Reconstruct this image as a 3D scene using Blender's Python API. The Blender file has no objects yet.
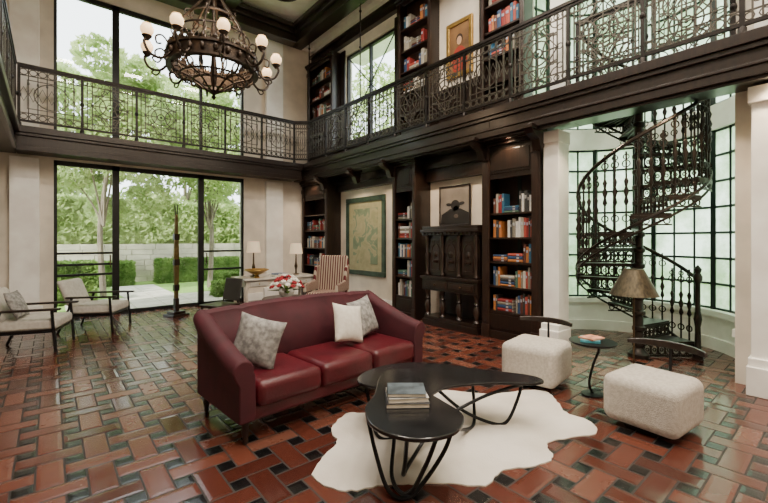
import bpy, bmesh, math, random
import numpy as np
from math import sin, cos, pi, radians, sqrt
from mathutils import Vector, Matrix
random.seed(7); np.random.seed(7)
SC=bpy.context.scene
COL=SC.collection

# ------------------------------------------------------------ materials
class NT:
    def __init__(s,name):
        s.m=bpy.data.materials.new(name); s.m.use_nodes=True
        s.t=s.m.node_tree; s.b=s.t.nodes['Principled BSDF']; s.out=s.t.nodes['Material Output']
    def n(s,typ,**kw):
        x=s.t.nodes.new(typ)
        for k,v in kw.items(): setattr(x,k,v)
        return x
    def l(s,a,b): s.t.links.new(a,b)
    def math(s,op,a,b=None,c=None):
        x=s.n('ShaderNodeMath',operation=op)
        for i,v in enumerate((a,b,c)):
            if v is None: continue
            if isinstance(v,(int,float)): x.inputs[i].default_value=v
            else: s.l(v,x.inputs[i])
        return x.outputs[0]
    def mix(s,f,a,b):
        x=s.n('ShaderNodeMix',data_type='RGBA')
        for k,v in ((0,f),(6,a),(7,b)):
            if isinstance(v,(int,float)): x.inputs[k].default_value=v
            elif isinstance(v,tuple): x.inputs[k].default_value=(v[0],v[1],v[2],1)
            else: s.l(v,x.inputs[k])
        return x.outputs[2]
def c4(c): return (c[0],c[1],c[2],1)
def M(name,col,rough=.5,metal=0,col2=None,scale=8,bump=0,stretch=(1,1,1),detail=3,coat=0,sheen=0,bscale=None,emit=None,es=0):
    t=NT(name); b=t.b
    b.inputs['Roughness'].default_value=rough; b.inputs['Metallic'].default_value=metal
    if coat: b.inputs['Coat Weight'].default_value=coat; b.inputs['Coat Roughness'].default_value=.12
    if sheen: b.inputs['Sheen Weight'].default_value=sheen
    if col2 is None: col2=tuple(min(1,c*1.18+.003) for c in col)
    tc=t.n('ShaderNodeTexCoord'); mp=t.n('ShaderNodeMapping'); mp.inputs['Scale'].default_value=stretch
    t.l(tc.outputs['Object'],mp.inputs[0])
    nz=t.n('ShaderNodeTexNoise'); nz.inputs['Scale'].default_value=scale; nz.inputs['Detail'].default_value=detail
    t.l(mp.outputs[0],nz.inputs['Vector'])
    cr=t.n('ShaderNodeValToRGB'); cr.color_ramp.elements[0].position=.35; cr.color_ramp.elements[1].position=.65
    cr.color_ramp.elements[0].color=c4(col); cr.color_ramp.elements[1].color=c4(col2)
    t.l(nz.outputs[0],cr.inputs[0]); t.l(cr.outputs[0],b.inputs['Base Color'])
    if bump:
        n2=t.n('ShaderNodeTexNoise'); n2.inputs['Scale'].default_value=bscale or scale*6; t.l(mp.outputs[0],n2.inputs['Vector'])
        bp=t.n('ShaderNodeBump'); bp.inputs['Strength'].default_value=bump; bp.inputs['Distance'].default_value=.01
        t.l(n2.outputs[0],bp.inputs['Height']); t.l(bp.outputs[0],b.inputs['Normal'])
    if es:
        b.inputs['Emission Color'].default_value=c4(emit or col); b.inputs['Emission Strength'].default_value=es
    return t.m

cream=M('plaster_cream',(.68,.62,.53),.8,scale=3)
white=M('plaster_white',(.88,.85,.80),.75,scale=3)
dwood=M('dark_walnut',(.0075,.0038,.0026),.33,col2=(.019,.009,.0055),scale=5,stretch=(6,6,1),coat=.2)
dwood2=M('dark_panel_wood',(.013,.006,.0038),.38,col2=(.030,.013,.0075),scale=5,stretch=(6,6,1),coat=.15)
shelfback=M('shelf_back_wood',(.024,.010,.006),.5,col2=(.04,.017,.01),scale=5)
iron=M('wrought_iron',(.010,.008,.007),.42,.6,col2=(.024,.019,.016))
stairiron=M('cast_iron_brown',(.014,.010,.008),.42,.5,col2=(.032,.024,.018))
railm=M('aged_iron',(.045,.039,.030),.45,.45,col2=(.085,.075,.06))
frame=M('window_frame_black',(.006,.007,.007),.4,.2)
greenfr=M('window_frame_green',(.008,.022,.018),.4,.2)
bronze=M('bronze',(.06,.04,.025),.4,.8,col2=(.13,.09,.05))
chiron=M('chandelier_iron',(.018,.012,.009),.45,.6,col2=(.05,.032,.02),scale=14)
gold=M('gold_leaf',(.62,.40,.12),.35,.8,col2=(.42,.26,.08))
darkgold=M('tarnished_gold',(.10,.07,.025),.45,.6,col2=(.20,.14,.05),scale=12)
wine=M('wine_fabric',(.042,.0028,.0078),.72,col2=(.062,.004,.011),scale=6,bump=.15,bscale=300)
leather=M('wine_leather',(.064,.0036,.0085),.38,col2=(.092,.0052,.0115),scale=5,bump=.2,bscale=60)
greyfab=M('grey_pillow_fabric',(.17,.165,.16),.9,col2=(.40,.39,.37),scale=22,bump=.2)
creamfab=M('cream_pillow_fabric',(.68,.63,.55),.9,col2=(.78,.74,.67),scale=20,bump=.2)
boucle=M('boucle_fabric',(.50,.46,.40),.95,col2=(.62,.58,.52),scale=45,bump=.6,bscale=120)
chairfab=M('ivory_upholstery',(.56,.53,.47),.9,col2=(.66,.63,.57),scale=20)
black=M('black_metal',(.008,.008,.009),.35,.5)
tabletop=M('black_stone_top',(.008,.0085,.0095),.22,col2=(.016,.016,.017),scale=7,coat=.25)
hide=M('cowhide',(.76,.72,.65),.85,col2=(.62,.57,.50),scale=2.2,bump=.3,bscale=80)
shade=M('lamp_shade_linen',(.62,.54,.42),.8,emit=(1,.74,.45),es=.45)
shadebr=M('shade_brass',(.055,.045,.028),.42,.7,col2=(.11,.09,.055),scale=12,stretch=(4,4,1))
globe=M('frosted_globe',(.80,.62,.42),.4,emit=(1,.62,.30),es=1.9)
paper=M('paper',(.70,.64,.54),.8)
ceramic=M('white_ceramic',(.75,.74,.7),.25)
stone=M('garden_stone',(.50,.45,.36),.9,col2=(.66,.60,.48),scale=2.5,bump=.4)
paving=M('garden_paving',(.52,.48,.42),.85,col2=(.64,.60,.53),scale=4)
grass=M('lawn_grass',(.16,.30,.05),.95,col2=(.27,.42,.10),scale=20)
bark=M('bark',(.16,.13,.10),.9,col2=(.28,.23,.18),scale=8,stretch=(1,1,.2),bump=.5)
marble=M('pale_marble',(.66,.63,.57),.25,col2=(.5,.47,.42),scale=4)
desklt=M('painted_desk',(.50,.45,.38),.5)
lightm=M('downlight_lens',(1,.9,.75),.5,emit=(1,.86,.65),es=8)

def leafmat(name,c1,c2):
    t=NT(name); t.t.nodes.remove(t.b)
    tc=t.n('ShaderNodeTexCoord'); nz=t.n('ShaderNodeTexNoise'); nz.inputs['Scale'].default_value=1.6; nz.inputs['Detail'].default_value=4
    t.l(tc.outputs['Object'],nz.inputs['Vector'])
    cr=t.n('ShaderNodeValToRGB'); cr.color_ramp.elements[0].position=.36; cr.color_ramp.elements[1].position=.64
    cr.color_ramp.elements[0].color=c4(c1); cr.color_ramp.elements[1].color=c4(c2)
    t.l(nz.outputs[0],cr.inputs[0])
    d=t.n('ShaderNodeBsdfDiffuse'); tr=t.n('ShaderNodeBsdfTranslucent'); mx=t.n('ShaderNodeMixShader'); mx.inputs[0].default_value=.5
    t.l(cr.outputs[0],d.inputs[0]); t.l(cr.outputs[0],tr.inputs[0]); t.l(d.outputs[0],mx.inputs[1]); t.l(tr.outputs[0],mx.inputs[2])
    t.l(mx.outputs[0],t.out.inputs[0]); return t.m
leafA=leafmat('tree_leaves',(.27,.38,.12),(.62,.72,.36))
leafB=leafmat('hedge_leaves',(.11,.21,.05),(.30,.43,.14))
def glassmat():
    t=NT('clear_glass'); t.t.nodes.remove(t.b)
    a=t.n('ShaderNodeBsdfTransparent'); a.inputs[0].default_value=(.98,1,.99,1)
    g=t.n('ShaderNodeBsdfGlossy'); g.inputs['Roughness'].default_value=.02
    mx=t.n('ShaderNodeMixShader'); mx.inputs[0].default_value=.03
    t.l(a.outputs[0],mx.inputs[1]); t.l(g.outputs[0],mx.inputs[2]); t.l(mx.outputs[0],t.out.inputs[0]); return t.m
glass=glassmat()
def frostmat():
    t=NT('frosted_foliage_tint_glass'); t.t.nodes.remove(t.b)
    tc=t.n('ShaderNodeTexCoord'); nz=t.n('ShaderNodeTexNoise'); nz.inputs['Scale'].default_value=1.5; nz.inputs['Detail'].default_value=7; nz.inputs['Roughness'].default_value=.7
    t.l(tc.outputs['Object'],nz.inputs['Vector'])
    cr=t.n('ShaderNodeValToRGB'); e=cr.color_ramp.elements
    e[0].position=.38; e[1].position=.60; e[0].color=(.30,.44,.24,1); e[1].color=(.76,.88,.72,1)  # green mottling paints light from blurred foliage outside into the glass colour
    k=e.new(.5); k.color=(.52,.66,.46,1)
    t.l(nz.outputs[0],cr.inputs[0])
    a=t.n('ShaderNodeBsdfTranslucent'); g=t.n('ShaderNodeBsdfGlossy'); g.inputs['Roughness'].default_value=.2
    tr=t.n('ShaderNodeBsdfTransparent'); t.l(cr.outputs[0],tr.inputs[0])
    t.l(cr.outputs[0],a.inputs[0])
    m0=t.n('ShaderNodeMixShader'); m0.inputs[0].default_value=.2
    t.l(a.outputs[0],m0.inputs[1]); t.l(tr.outputs[0],m0.inputs[2])
    mx=t.n('ShaderNodeMixShader'); mx.inputs[0].default_value=.04
    t.l(m0.outputs[0],mx.inputs[1]); t.l(g.outputs[0],mx.inputs[2]); t.l(mx.outputs[0],t.out.inputs[0]); return t.m
frost=frostmat()

def floormat():
    t=NT('woven_terracotta_floor'); P=.255; HW=.285
    tc=t.n('ShaderNodeTexCoord'); sp=t.n('ShaderNodeSeparateXYZ'); t.l(tc.outputs['Object'],sp.inputs[0])
    m=t.math
    x=m('DIVIDE',sp.outputs[0],P); y=m('DIVIDE',sp.outputs[1],P)
    i=m('ROUND',x); j=m('ROUND',y); fx=m('SUBTRACT',x,i); fy=m('SUBTRACT',y,j)
    ax=m('ABSOLUTE',fx); ay=m('ABSOLUTE',fy)
    inV=m('LESS_THAN',ax,HW); inH=m('LESS_THAN',ay,HW)
    par=m('FLOORED_MODULO',m('ADD',i,j),2.0)
    npar=m('SUBTRACT',1,par)
    lx=m('SUBTRACT',fx,m('MULTIPLY',par,m('SIGN',fx)))
    cx=m('ADD',i,m('MULTIPLY',par,m('SIGN',fx)))
    eh=m('MINIMUM',m('SUBTRACT',1-HW,m('ABSOLUTE',lx)),m('SUBTRACT',HW,ay))
    ly=m('SUBTRACT',fy,m('MULTIPLY',npar,m('SIGN',fy)))
    cy=m('ADD',j,m('MULTIPLY',npar,m('SIGN',fy)))
    ev=m('MINIMUM',m('SUBTRACT',1-HW,m('ABSOLUTE',ly)),m('SUBTRACT',HW,ax))
    both=m('MULTIPLY',inH,inV)
    isH=m('ADD',m('MULTIPLY',both,npar),m('MULTIPLY',inH,m('SUBTRACT',1,inV)))
    isV=m('ADD',m('MULTIPLY',both,par),m('MULTIPLY',inV,m('SUBTRACT',1,inH)))
    hole=m('SUBTRACT',1,m('MAXIMUM',inH,inV))
    eo=m('MINIMUM',m('SUBTRACT',ax,HW),m('SUBTRACT',ay,HW))
    edge=m('ADD',m('ADD',m('MULTIPLY',eh,isH),m('MULTIPLY',ev,isV)),m('MULTIPLY',eo,hole))
    ida=m('ADD',m('MULTIPLY',isH,cx),m('MULTIPLY',isV,m('ADD',i,.5)))
    idb=m('ADD',m('MULTIPLY',isH,j),m('MULTIPLY',isV,m('ADD',cy,.37)))
    cb=t.n('ShaderNodeCombineXYZ'); t.l(ida,cb.inputs[0]); t.l(idb,cb.inputs[1])
    wn=t.n('ShaderNodeTexWhiteNoise'); wn.noise_dimensions='3D'; t.l(cb.outputs[0],wn.inputs[0])
    cr=t.n('ShaderNodeValToRGB'); e=cr.color_ramp.elements
    e[0].position=0; e[0].color=(.058,.015,.010,1); e[1].position=1; e[1].color=(.20,.080,.052,1)
    k=e.new(.4); k.color=(.105,.028,.017,1); k=e.new(.75); k.color=(.15,.044,.026,1)
    t.l(wn.outputs[0],cr.inputs[0])
    nz=t.n('ShaderNodeTexNoise'); nz.inputs['Scale'].default_value=9; nz.inputs['Detail'].default_value=6; t.l(tc.outputs['Object'],nz.inputs['Vector'])
    c=t.mix(m('MULTIPLY',nz.outputs[0],.40),cr.outputs[0],(.045,.013,.009))
    c=t.mix(hole,c,(.0035,.0036,.004))
    mort=m('LESS_THAN',edge,.024)
    c=t.mix(mort,c,(.012,.007,.005))
    t.l(c,t.b.inputs['Base Color'])
    r=m('ADD',m('MULTIPLY',nz.outputs[0],.14),m('MULTIPLY',wn.outputs[0],.14))
    r=m('ADD',r,.08); r=m('ADD',r,m('MULTIPLY',mort,.4)); t.l(r,t.b.inputs['Roughness'])
    tilt=m('MULTIPLY',m('SUBTRACT',wn.outputs[0],.5),m('ADD',fx,fy))
    hgt=m('ADD',m('MINIMUM',m('MULTIPLY',edge,9),1.0),m('MULTIPLY',tilt,.9))
    bp=t.n('ShaderNodeBump'); bp.inputs['Strength'].default_value=.5; bp.inputs['Distance'].default_value=.004
    t.l(hgt,bp.inputs['Height']); t.l(bp.outputs[0],t.b.inputs['Normal'])
    t.b.inputs['Specular IOR Level'].default_value=.8
    return t.m
floorm=floormat()

# ------------------------------------------------------------ mesh builder
class MB:
    def __init__(s): s.v=[];s.f=[];s.m=[];s.mi=0
    def add(s,vs,fs):
        o=len(s.v); s.v+=[tuple(v) for v in vs]; s.f+=[[i+o for i in f] for f in fs]; s.m+=[s.mi]*len(fs); return s
    def box(s,x0,x1,y0,y1,z0,z1):
        return s.add([(x0,y0,z0),(x1,y0,z0),(x1,y1,z0),(x0,y1,z0),(x0,y0,z1),(x1,y0,z1),(x1,y1,z1),(x0,y1,z1)],
            [(0,3,2,1),(4,5,6,7),(0,1,5,4),(1,2,6,5),(2,3,7,6),(3,0,4,7)])
    def loft(s,rings,cap=True,closed=False):
        n=len(rings[0]); vs=[p for r in rings for p in r]; fs=[]
        k=len(rings)
        for a in range(k if closed else k-1):
            b=(a+1)%k
            for i in range(n):
                j=(i+1)%n; fs.append((a*n+i,a*n+j,b*n+j,b*n+i))
        if cap and not closed: fs.append(tuple(range(n))[::-1]); fs.append(tuple((k-1)*n+i for i in range(n)))
        return s.add(vs,fs)
    def lathe(s,prof,seg=16,c=(0,0,0)):
        rings=[[(c[0]+max(r,.0005)*cos(2*pi*i/seg),c[1]+max(r,.0005)*sin(2*pi*i/seg),c[2]+z) for i in range(seg)] for r,z in prof]
        return s.loft(rings)
    def sphere(s,c,r,seg=14,rings=9):
        if not isinstance(r,tuple): r=(r,r,r)
        R=[]
        for a in range(rings+1):
            th=-pi/2+pi*a/rings
            R.append([(c[0]+r[0]*max(cos(th),.01)*cos(2*pi*i/seg),c[1]+r[1]*max(cos(th),.01)*sin(2*pi*i/seg),c[2]+r[2]*sin(th)) for i in range(seg)])
        return s.loft(R)
    def tube(s,pts,r,seg=6,closed=False,up=None):
        P=[Vector(p) for p in pts]; n=len(P); rings=[]; N=None
        for i in range(n):
            if closed: T=P[(i+1)%n]-P[(i-1)%n]
            else: T=P[min(i+1,n-1)]-P[max(i-1,0)]
            if T.length<1e-9: T=Vector((0,0,1))
            T.normalize()
            if N is None:
                N=Vector((0,0,1)) if abs(T.z)<.9 else Vector((1,0,0))
            N=N-T*N.dot(T)
            if N.length<1e-6: N=T.orthogonal()
            N.normalize(); B=T.cross(N)
            rr=r(i/(n-1)) if callable(r) else r
            rings.append([tuple(P[i]+(N*cos(2*pi*k/seg+pi/4)+B*sin(2*pi*k/seg+pi/4))*rr) for k in range(seg)])
        return s.loft(rings,closed=closed)
    def prism(s,out,z0,z1):
        n=len(out)
        vs=[(x,y,z0) for x,y in out]+[(x,y,z1) for x,y in out]
        fs=[tuple(range(n))[::-1],tuple(range(n,2*n))]+[(i,(i+1)%n,n+(i+1)%n,n+i) for i in range(n)]
        return s.add(vs,fs)
def O(mb,name,mats,parent=None,loc=(0,0,0),rot=(0,0,0),smooth=True,bevel=0,bseg=2,sub=0,recalc=True,ang=38):
    me=bpy.data.meshes.new(name); me.from_pydata(mb.v,[],mb.f)
    if not isinstance(mats,(list,tuple)): mats=[mats]
    for m in mats: me.materials.append(m)
    me.polygons.foreach_set('material_index',mb.m)
    if recalc:
        bm=bmesh.new(); bm.from_mesh(me); bmesh.ops.recalc_face_normals(bm,faces=bm.faces[:]); bm.to_mesh(me); bm.free()
    if smooth:
        me.polygons.foreach_set('use_smooth',[True]*len(me.polygons)); me.set_sharp_from_angle(angle=radians(ang))
    me.update()
    ob=bpy.data.objects.new(name,me); COL.objects.link(ob); ob.location=loc; ob.rotation_euler=rot
    if bevel:
        b=ob.modifiers.new('bevel','BEVEL'); b.width=bevel; b.segments=bseg; b.limit_method='ANGLE'
    if sub:
        b=ob.modifiers.new('sub','SUBSURF'); b.levels=sub; b.render_levels=sub
    if parent: ob.parent=parent
    return ob
def TAG(o,label,cat,group=None,kind=None):
    o['label']=label; o['category']=cat
    if group: o['group']=group
    if kind: o['kind']=kind
    return o
def THING(name,label,cat,loc=(0,0,0),rz=0,group=None):
    e=bpy.data.objects.new(name,None); COL.objects.link(e); e.location=loc; e.rotation_euler=(0,0,rz); e.empty_display_size=.1
    return TAG(e,label,cat,group)
def ST(mb,name,mats,**k):
    o=O(mb,name,mats,**k); o['kind']='structure'; return o
def CP(root,loc=None,rot=None,scale=None,label=None):
    n=root.copy(); COL.objects.link(n)
    if loc is not None: n.location=loc
    if rot is not None: n.rotation_euler=rot
    if scale is not None: n.scale=scale
    if label: n['label']=label
    def rec(a,b):
        for ch in a.children:
            c=ch.copy(); COL.objects.link(c); c.parent=b; rec(ch,c)
    rec(root,n); return n
def cat(pts,n=8,closed=True):
    out=[]; k=len(pts)
    P=[Vector(p) for p in pts]
    rng=range(k) if closed else range(k-1)
    for i in rng:
        if closed: a,b,c,d=P[i-1],P[i],P[(i+1)%k],P[(i+2)%k]
        else: a,b,c,d=P[max(i-1,0)],P[i],P[i+1],P[min(i+2,k-1)]
        for q in range(n):
            t=q/n; out.append(tuple(.5*((2*b)+(c-a)*t+(2*a-5*b+4*c-d)*t*t+(3*b-a-3*c+d)*t**3)))
    if not closed: out.append(tuple(P[-1]))
    return out
def circ(cx,cz,r,a0=0,a1=360,n=20,y=0):
    return [(cx+r*cos(radians(a0+(a1-a0)*i/n)),y,cz+r*sin(radians(a0+(a1-a0)*i/n))) for i in range(n+1)]

# ------------------------------------------------------------ constants
YW=9.6; XW=5.6; XL=-1.9; YB=-2.6; H=6.95; DK=3.40; FB=2.98
XB=4.95; YBL=9.0; XLB=-.45
BC=(5.95,2.02); BR=1.30

# ------------------------------------------------------------ shell
ST(MB().box(XL-.3,XW+1.9,YB-.3,YW+.3,-.1,0),'floor',floorm,smooth=False)
ST(MB().box(XL-.3,XW+1.9,YB-.3,YW+.3,H,H+.15),'ceiling',white,smooth=False)
w=MB(); x0,x1=.05,3.63
w.box(XL-.2,x0,YW,YW+.3,0,H).box(x1,XW+.2,YW,YW+.3,0,H).box(x0,x1,YW,YW+.3,3.0,3.42).box(x0,x1,YW,YW+.3,6.25,H)
ST(w,'wall_back',cream,smooth=False)
w=MB(); wy0,wy1,wz0,wz1=6.25,8.1,3.9,6.05
w.box(XW,XW+.2,3.22,wy0,0,H).box(XW,XW+.2,wy1,YW,0,H).box(XW,XW+.2,wy0,wy1,0,wz0).box(XW,XW+.2,wy0,wy1,wz1,H)
w.box(XW-.1,XW+.2,YB,.79,0,H)
ST(w,'wall_right',cream,smooth=False)
ST(MB().box(XL-.2,XL,YB,YW,0,H),'wall_left',cream,smooth=False)
ST(MB().box(XL-.2,XW+.2,YB-.2,YB,0,H),'wall_front',cream,smooth=False)
# pilasters
def pilaster(y0,y1,idx):
    p=MB(); p.box(5.2,XW-.1,y0,y1,0,FB); p.box(5.14,XW-.1,y0-.03,y1+.03,0,.28); p.box(5.17,XW-.1,y0-.02,y1+.02,.28,.36)
    p.box(5.16,XW-.1,y0-.02,y1+.02,2.82,FB)
    p.box(5.38,XW-.1,y0,y1,DK+.01,6.6)
    ST(p,'trim_%d'%idx,white,smooth=False,bevel=.008)
pilaster(2.53,2.745,1); pilaster(.20,.63,2)
p=MB(); p.box(4.15,4.6,YW-.12,YW,0,FB).box(4.1,4.65,YW-.16,YW,0,.3).box(4.15,4.6,YW-.12,YW,DK+.01,6.6)
p.box(-.55,-.15,YW-.12,YW,0,FB).box(-.6,-.1,YW-.16,YW,0,.3).box(-.55,-.15,YW-.12,YW,DK+.01,6.6)
ST(p,'trim_3',white,smooth=False,bevel=.008)
ST(MB().box(x1+.05,5.2,YW-.03,YW,0,.18).box(XL,x0-.05,YW-.03,YW,0,.18),'baseboard_back',white,smooth=False)
ST(MB().box(XW-.03,XW,5.9,8.28,0,.2),'baseboard_right',white,smooth=False)

# bay
NF=18; A0,A1=-106,106
def arc(r,n=NF,a0=A0,a1=A1): return [(BC[0]+r*cos(radians(a0+(a1-a0)*i/n)),BC[1]+r*sin(radians(a0+(a1-a0)*i/n))) for i in range(n+1)]
def arcwall(mb,r0,r1,z0,z1,n=NF,a0=A0,a1=A1):
    a=arc(r0,n,a0,a1); b=arc(r1,n,a0,a1)
    mb.loft([[(a[i][0],a[i][1],z0),(a[i][0],a[i][1],z1),(b[i][0],b[i][1],z1),(b[i][0],b[i][1],z0)] for i in range(n+1)])
w=MB(); arcwall(w,BR,BR+.15,0,.46); arcwall(w,BR-.06,BR+.15,.46,.54); arcwall(w,BR-.03,BR,0,.16); arcwall(w,BR,BR+.15,3.02,3.36); arcwall(w,BR,BR+.15,6.5,H)
ST(w,'wall_bay',white,ang=25)
def baywin(idx,z0,z1):
    rows=round((z1-z0)/.37); f=MB(); rr=BR+.05
    A=arc(rr)
    for k,(x,y) in enumerate(A):
        w_=.042 if k%3==0 else .017
        f.tube([(x,y,z0),(x,y,z1)],w_,4)
    for q in range(rows+1):
        z=z0+(z1-z0)*q/rows; t=.03 if q in(0,rows) else .016
        f.loft([[(x,y,z-t)]+[(x,y,z+t)]+[(x+(x-BC[0])*.02,y+(y-BC[1])*.02,z+t)]+[(x+(x-BC[0])*.02,y+(y-BC[1])*.02,z-t)] for x,y in A])
    o=ST(f,'window_%d'%idx,greenfr,smooth=False)
    g=MB(); G=arc(rr+.012)
    g.add([(x,y,z0) for x,y in G]+[(x,y,z1) for x,y in G],[(i,i+1,NF+2+i,NF+1+i) for i in range(NF)])
    O(g,'glass_pane',frost,parent=o,smooth=False,recalc=False)
baywin(1,.54,3.02); baywin(2,3.36,6.5)

# big windows
def bigwin(idx,z0,z1,bars,name):
    f=MB(); y0,y1=YW+.04,YW+.12
    ms=[.05,1.02,2.65,3.63]
    for i,x in enumerate(ms):
        tt=.06 if i in(1,2) else .05
        if z0>2 and i==2: tt=.03
        a=x if i==0 else x-tt; b=x+tt if i<3 else x
        f.box(a,b,y0,y1,z0,z1)
    f.box(.05,3.63,y0,y1,z0,z0+.07).box(.05,3.63,y0,y1,z1-.09,z1)
    for (xa,xb,z) in bars: f.box(xa,xb,y0+.01,y1-.01,z-.022,z+.022)
    o=ST(f,'%s_%d'%(name,idx),frame,smooth=False)
    g=MB(); g.box(.06,3.62,YW+.075,YW+.08,z0+.03,z1-.03)
    O(g,'glass_pane',glass,parent=o,smooth=False)
    return o
d=bigwin(1,0,3.0,[(.05,1.02,.82),(.05,1.02,1.02),(.05,1.02,1.24),(2.65,3.63,.82),(2.65,3.63,1.24)],'door')
for xx in (.92,2.75):
    O(MB().tube([(xx,YW+.03,.95),(xx,YW-.02,.95),(xx,YW-.02,1.2),(xx,YW+.03,1.2)],.012,6),'handle',bronze,parent=d)
bigwin(3,3.42,6.25,[],'window')
# upper right window
f=MB(); X0,X1=XW+.04,XW+.12
for y in (wy0,(wy0+wy1)/2-.02,wy1-.05): f.box(X0,X1,y,y+.05,wz0,wz1)
f.box(X0,X1,wy0,wy1,wz0,wz0+.06).box(X0,X1,wy0,wy1,wz1-.06,wz1)
f.tube([(XW+.06,wy0,wz0+.3),(XW+.06,wy1,wz1)],.015,4).tube([(XW+.06,wy1,wz0+.3),(XW+.06,wy0,wz1)],.015,4)
o=ST(f,'window_4',frame,smooth=False)
O(MB().box(XW+.085,XW+.09,wy0,wy1,wz0,wz1),'glass_pane',glass,parent=o,smooth=False)

# ------------------------------------------------------------ balconies
def balcony(mbx,label):
    return TAG(O(mbx,'balcony',dwood,smooth=False,bevel=.006),label,'balcony')
b=MB(); ya,yb=YB+.005,YW-.01
b.box(XB,XW-.105,ya,2.35,FB+.06,DK).box(XB,XW-.01,3.45,yb,FB+.06,DK).box(XB,XW-.105,2.35,3.45,FB+.06,DK)
b.box(XB-.07,XB+.02,ya,YBL+.05,DK-.09,DK+.02).box(XB-.04,XB,ya,YBL,DK-.14,DK-.09).box(XB-.03,XB,ya,YBL,FB+.03,FB+.12).box(XB+.02,XB+.1,ya,YBL,FB,FB+.06)
b.box(XB-.05,XB,ya,YBL,FB+.12,FB+.15)
balcony(b,'dark stained wood balcony along the bookcase wall')
b=MB(); b.box(XLB,XB-.08,YBL,YW-.01,FB+.06,DK).box(XLB,XB-.08,YBL-.07,YBL+.02,DK-.09,DK+.02).box(XLB,XB-.08,YBL-.04,YBL,DK-.14,DK-.09).box(XLB,XB-.08,YBL-.03,YBL,FB+.03,FB+.12)
balcony(b,'dark stained wood balcony in front of the tall windows')
b=MB(); b.box(XL+.01,XLB-.01,YB+.005,YW-.01,FB+.06,DK).box(XLB-.02,XLB+.06,YB+.005,YBL-.08,DK-.09,DK+.02).box(XLB-.02,XLB+.03,YB+.005,YBL-.08,FB+.03,FB+.12)
balcony(b,'dark stained wood balcony on the side wall')
# corbels
cb=MB()
prof=[(0,.0),(.02,-.22),(.10,-.26),(.16,-.12),(.30,-.06),(.34,0)]
cb.loft([[(-.06,-p[0],p[1]) for p in prof],[(.06,-p[0],p[1]) for p in prof]]); cb.box(-.08,.08,-.38,.02,-.0,.05)
first=None
for y in (8.35,7.0,5.87,3.7,2.78):
    if first is None:
        first=TAG(O(cb,'corbel',dwood,loc=(5.2,y,FB+.009),rot=(0,0,-pi/2),bevel=.004),'carved dark wood bracket under the balcony edge','bracket','brackets under the balcony')
    else: CP(first,loc=(5.2,y,FB+.009))

# railings
def panelA(L):
    p=MB(); r=.0105; T=lambda pts,c=False,rr=r: p.tube(pts,rr,4,closed=c)
    zb,zt=.10,.97; m=L/2
    for x in (.0,.07,.14,L-.14,L-.07): T([(x,0,zb),(x,0,zt)])
    for z in (.3,.54,.78):
        T(circ(.105,z,.035,0,324,8),True,.007); T(circ(L-.105,z,.035,0,324,8),True,.007)
    T([(0,0,.20),(L,0,.20)]); T([(0,0,.88),(L,0,.88)])
    for k in range(8):
        T(circ(L*(k+.5)/8,.925,.035,0,320,7),True,.007); T(circ(L*(k+.5)/8,.15,.035,0,320,7),True,.007)
    T(circ(m,.54,.16,0,342,19),True); T(circ(m,.54,.06,0,330,11),True,.011)
    a=.26
    T([(m-a,0,.54),(m,0,.88),(m+a,0,.54),(m,0,.20)],True)
    for sx in(-1,1):
        T(circ(m+sx*(m-.14),.54,.19,90 if sx>0 else -90,270 if sx>0 else 90,12))
        for sz in(-1,1):
            cx=m+sx*(m-.14); cz=.54+sz*.34
            a0={(1,1):180,(-1,1):270,(-1,-1):0,(1,-1):90}[(sx,sz)]
            T(circ(cx,cz,.18,a0,a0+90,8)); T(circ(cx,cz,.09,a0,a0+90,6),False,.008)
            T(circ(m+sx*.085,.54+sz*.25,.05,0,300,9),False,.008)
    T([(m-.21,0,.34),(m-.21,0,.74),(m+.21,0,.74),(m+.21,0,.34)],True)
    T([(m,0,zb),(m,0,.48)]); T([(m,0,.60),(m,0,zt)]); T([(m-.26,0,.54),(m-.06,0,.54)]); T([(m+.06,0,.54),(m+.26,0,.54)])
    for x,z in ((m,.54),(m,.88),(m,.2),(m-a,.54),(m+a,.54)): p.sphere((x,0,z),.02,6,4)
    return p
def panelB(L):
    p=MB(); r=.010; T=lambda pts,c=False,rr=r: p.tube(pts,rr,4,closed=c)
    zb,zt=.10,.97; n=6
    T([(0,0,.85),(L,0,.85)]); T([(0,0,.22),(L,0,.22)])
    for k in range(0,n+1):
        x=L*k/(n+1); T([(x,0,zb),(x,0,zt)])
        p.sphere((x,0,.72),(.016,.016,.03),6,4)
    for k in range(n+1):
        x=L*(k+.5)/(n+1); T(circ(x,.91,.048,0,324,10),True,.008)
        T(circ(x,.16,.045,0,320,9),True,.008)
        T([(x-.05,0,.54),(x,0,.66),(x+.05,0,.54),(x,0,.42)],True,.007)
    m=L/2
    T(circ(m,.54,.22,0,342,19),True)
    T([(m-.3,0,.3),(m-.3,0,.78),(m+.3,0,.78),(m+.3,0,.3)],True)
    return p
LP=.80
mA=O(panelA(LP),'railing_panel',railm,smooth=False,recalc=False); mB=O(panelB(LP),'railing_panel',railm,smooth=False,recalc=False)
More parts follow.
